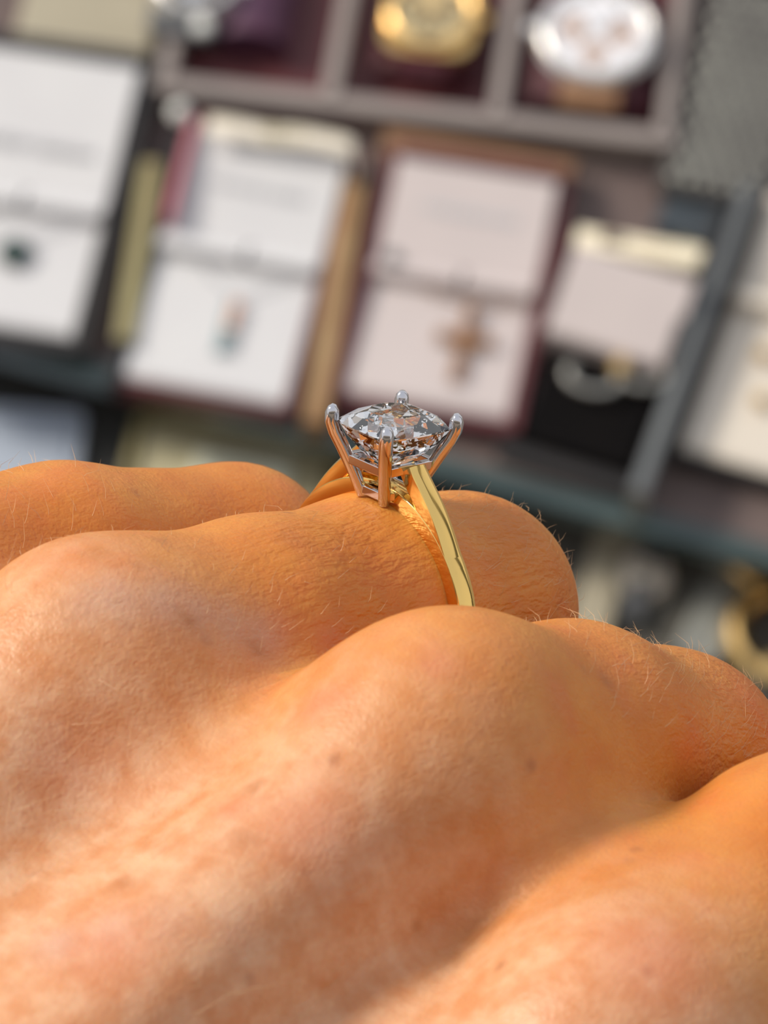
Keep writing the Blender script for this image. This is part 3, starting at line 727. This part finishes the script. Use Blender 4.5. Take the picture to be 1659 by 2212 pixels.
def watch(u, v, dia, label, case, dial, strap, sub, square=False, crown=-1, cush=None, ch=10, clabel=''):
    x, y = tray_pt(u, v, ch + 8)
    cushion(x, y, dia * 1.12, dia * 1.15, ch, cush, clabel)
    o = empty('wrist_watch', TM @ Matrix.Translation(Vector((x, y, 2 + ch)) * MM)); tag(o, label, 'watch', 'watches in the tray')
    r = dia / 2
    if square:
        n = 40; pl = []
        for i in range(n):
            a = 2 * math.pi * i / n; ca, sa = math.cos(a), math.sin(a); e = .42
            pl.append((r * .98 * math.copysign(abs(ca) ** e, ca), r * 1.06 * math.copysign(abs(sa) ** e, sa)))
        MB().prism(pl, 0, 5).build('case', case, o)
        z = 5
    else:
        MB().lathe([(.5, 0), (r * .9, 0), (r, 1.6), (r, 4.0), (r * .93, 5.6), (r * .84, 5.6), (r * .82, 5.0), (.5, 5.0)], n=48).build('case', case, o); z = 5
    MB().lathe([(.2, 0), (r * .86, 0), (r * .86, .5), (.2, .5)], (0, 0, z), n=48).build('dial', dial, o)
    MB().tube([(r * .88 * math.cos(a), r * .88 * math.sin(a), z + .6) for a in np.linspace(0, 2 * math.pi, 40, endpoint=False)], r * .09, n=8, closed=True).build('bezel', case, o)
    for k_, (sx, sy) in enumerate(((-.40, .02), (.40, .02), (0, -.42))):
        MB().lathe([(.2, 0), (r * .21, 0), (r * .21, .4), (.2, .4)], (sx * r, sy * r, z + .5), n=20).build('subdial', sub, o)
    for k_ in range(12):
        a = k_ * math.pi / 6
        MB().box((r * .72 * math.cos(a), r * .72 * math.sin(a), z + .7), (r * .12, r * .03, .3), rz=a).build('hour_mark', sub, o)
    for ln, a, wd in ((.5, 2.2, .07), (.68, .9, .05)):
        MB().box((ln * r / 2 * math.cos(a), ln * r / 2 * math.sin(a), z + 1.2), (ln * r, r * wd, .3), rz=a).build('hand', case, o)
    MB().box((crown * (r + 1.6), 0, 2.6), (4.4, 4.2, 4.0), bev=.9).build('crown', case, o)
    for s in (-1, 1):
        MB().box((0, s * (r + 3.0), 1.6), (r * 1.0, 9, 3), bev=.8).build('strap', strap, o)
    return o
watch(932, 22, 31, 'gold square cornered watch with a champagne dial on a wine cushion', M['bgold'], M['dial_gold'], M['wine'], M['dial_dark'], square=True, crown=1, cush=M['wine'], clabel='wine cushion under the gold square cornered watch')
watch(1290, 68, 39, 'round steel watch with a white dial and three copper subdials', M['steel'], M['dial_white'], M['tan'], M['subdial'], crown=-1, cush=M['wine'], clabel='wine cushion under the round white dial watch')
watch(425, -55, 30, 'grey watch with a dark dial beside the purple cushion, cut off at the top', M['steel'], M['dial_dark'], M['slate'], M['silver'], crown=1, cush=M['slate'], clabel='slate cushion under the grey watch')
x, y = tray_pt(560, -10, 12); cushion(x, y, 24, 34, 14, M['purple'], 'empty dark purple cushion in the compartment next to the gold watch')
p = tray_pt(438, 68, 12); k_ = empty('cushion_pin', TM @ Matrix.Translation(Vector((p[0], p[1], 2)) * MM)); tag(k_, 'pale round headed pin beside the purple cushion', 'pin')
MB().lathe([(.1, 9), (3.0, 10), (3.6, 12.5), (2.6, 14.6), (.1, 15.2)], n=18).build('head', M['pearl'], k_); MB().lathe([(1, 0), (1, 9.2)], n=8).build('shaft', M['silver'], k_)

# panel left of the tray, and the mesh purse at the top right
m, w, l = quad((60, -60), (335, -30), (325, 160), (40, 60), h=0, top=8)
t_ = empty('storage_box', m); tag(t_, 'grey beige box lid between the charcoal framed card and the watch tray', 'box')
MB().box((0, 0, 4), (w, l, 8), bev=1).build('lid', M['beige_pad'], t_); MB().box((0, 0, -1.0 + 1.5), (w * .97, l * .97, 1.5)).build('underside', M['charcoal'], t_)

m, w, l = quad((1530, -80), (1800, -40), (1660, 440), (1430, 380), h=0, top=14)
t_ = empty('mesh_purse', m); tag(t_, 'dark purse of small grey metal plates at the upper edge', 'purse')
MB().box((0, 0, 5), (w, l, 10), bev=3).build('pouch', M['mesh_base'], t_)
mb = MB(); st = 5.2
for i in range(int(w / st) - 1):
    for j in range(int(l / st) - 1):
        x = -w / 2 + (i + 1 + .5 * (j % 2)) * st; y = -l / 2 + (j + 1) * st; z = 10.2
        r = 2.2
        mb.add([(x + r, y, z), (x, y + r, z), (x - r, y, z), (x, y - r, z), (x, y, z + 1.1)], [(0, 1, 4), (1, 2, 4), (2, 3, 4), (3, 0, 4), (3, 2, 1, 0)])
o = mb.build('metal_plates', M['mesh_plate'], t_); tag(o, kind='stuff')
m, w, l = quad((1500, 290), (1680, 330), (1570, 560), (1420, 470), h=0, top=6)
t_ = empty('ring_box', m); tag(t_, 'low blue grey panel below the purse of metal plates', 'panel')
MB().box((0, 0, 2.5), (w, l, 5), bev=.8).build('lid', M['blue_panel'], t_); MB().box((0, -l / 2 - .3, 2), (w * .3, 1.2, 2), bev=.3).build('clasp', M['olive'], t_)

# ------------------------------------------------------------------ things on the lower board
def low_box(corners, label, name, rim, pad, cat, hgt=8):
    m, w, l = quad(*corners, h=-34, top=-34 + hgt)
    t_ = empty(name, m); tag(t_, label, cat)
    MB().box((0, 0, 1), (w, l, 2), bev=.3).build('base', rim, t_)
    for c, d in (((-w / 2, 0, hgt / 2), (3, l, hgt)), ((w / 2, 0, hgt / 2), (3, l, hgt)), ((0, -l / 2, hgt / 2), (w, 3, hgt)), ((0, l / 2, hgt / 2), (w, 3, hgt))):
        MB().box(c, d, bev=.5).build('rim', rim, t_)
    MB().box((0, 0, hgt * .45), (w - 4, l - 4, hgt * .7), bev=1.2).build('pad', pad, t_)
    return t_, w, l
low_box(((-120, 868), (165, 898), (150, 1130), (-140, 1090)), 'pale blue card lying below the charcoal framed card', 'blue_card', M['paleblue'], M['paleblue'], 'card', 6)
t_, w, l = low_box(((296, 872), (720, 960), (690, 1180), (270, 1090)), 'khaki lined tray under the glass edge behind the knuckles', 'khaki_tray', M['olive'], M['khaki'], 'tray', 12)
MB().box((4, -2, 9.5), (w * .5, l * .55, 5), bev=2.2).build('roll', M['sage'], t_)
def bangle(u, v, R_, label, material, r=2.4, tilt=0.5, sq=1.0, links=True):
    p = bp(u, v, -28); o = empty('bangle', board_mat(p[0], p[1], -26.8 + r)); tag(o, label, 'bangle', 'bangles on the lower board')
    N_ = 40
    pts = [(R_ * math.cos(a), R_ * sq * math.sin(a), 0) for a in np.linspace(0, 2 * math.pi, N_, endpoint=False)]
    MB().tube(pts, r, n=10, closed=True).build('hoop', material, o)
    MB().box((0, -R_ * sq, r * .6), (6, r * 2.2, r * 1.6), bev=.8).build('clasp', material, o)
    return o
m, w, l = quad((1110, 1075), (1720, 1225), (1640, 1560), (1050, 1420), h=-34, top=-33)
t_ = empty('felt_mat', m); tag(t_, 'grey felt mat on the lower board right of the ringed finger', 'mat')
MB().box((0, 0, .5), (w, l, 1.0), bev=.2).build('felt', M['felt'], t_)
for s_ in (-1, 1): MB().box((0, s_ * l / 2, .6), (w, 1.2, 1.2), bev=.3).build('hem', M['slate'], t_)
def strap_pad(u0, v0, u1, v1, width, material, label, cat='strip', hgt=6):
    return bar('display_strip', u0, v0, u1, v1, width, hgt, material, label, cat, h=-32.9, ends=M['lower_board'])
strap_pad(1262, 1400, 1330, 1130, 12, M['beige_pad'], 'beige velvet strip nearest the ringed finger, on the lower board')
strap_pad(1362, 1330, 1440, 1130, 7, M['slate'], 'slate grey strip beside the beige velvet strip')
m, w, l = quad((1340, 1170), (1470, 1195), (1440, 1300), (1320, 1270), h=-32.9, top=-27)
t_ = empty('ring_pad', m); tag(t_, 'small cream oval ring pad on the lower board', 'ring pad')
MB().lathe([(.3, 0), (8, 0), (9, 2.5), (8, 5.5), (.3, 6.5)], n=28).build('pad', M['cream_pad'], t_); MB().box((0, 0, 6.4), (8, .9, .8)).build('slot', M['khaki'], t_)
bangle(1690, 1180, 17, 'thick gold bangle at the edge nearest the cream card', M['bgold'], 3.6)
bangle(1690, 1380, 15, 'thick gold bangle at the edge below the other, beside the bent finger', M['bgold'], 3.6)
strap_pad(1500, 1420, 1640, 1120, 14, M['mesh_plate'], 'grey metal strip under the gold bangles')
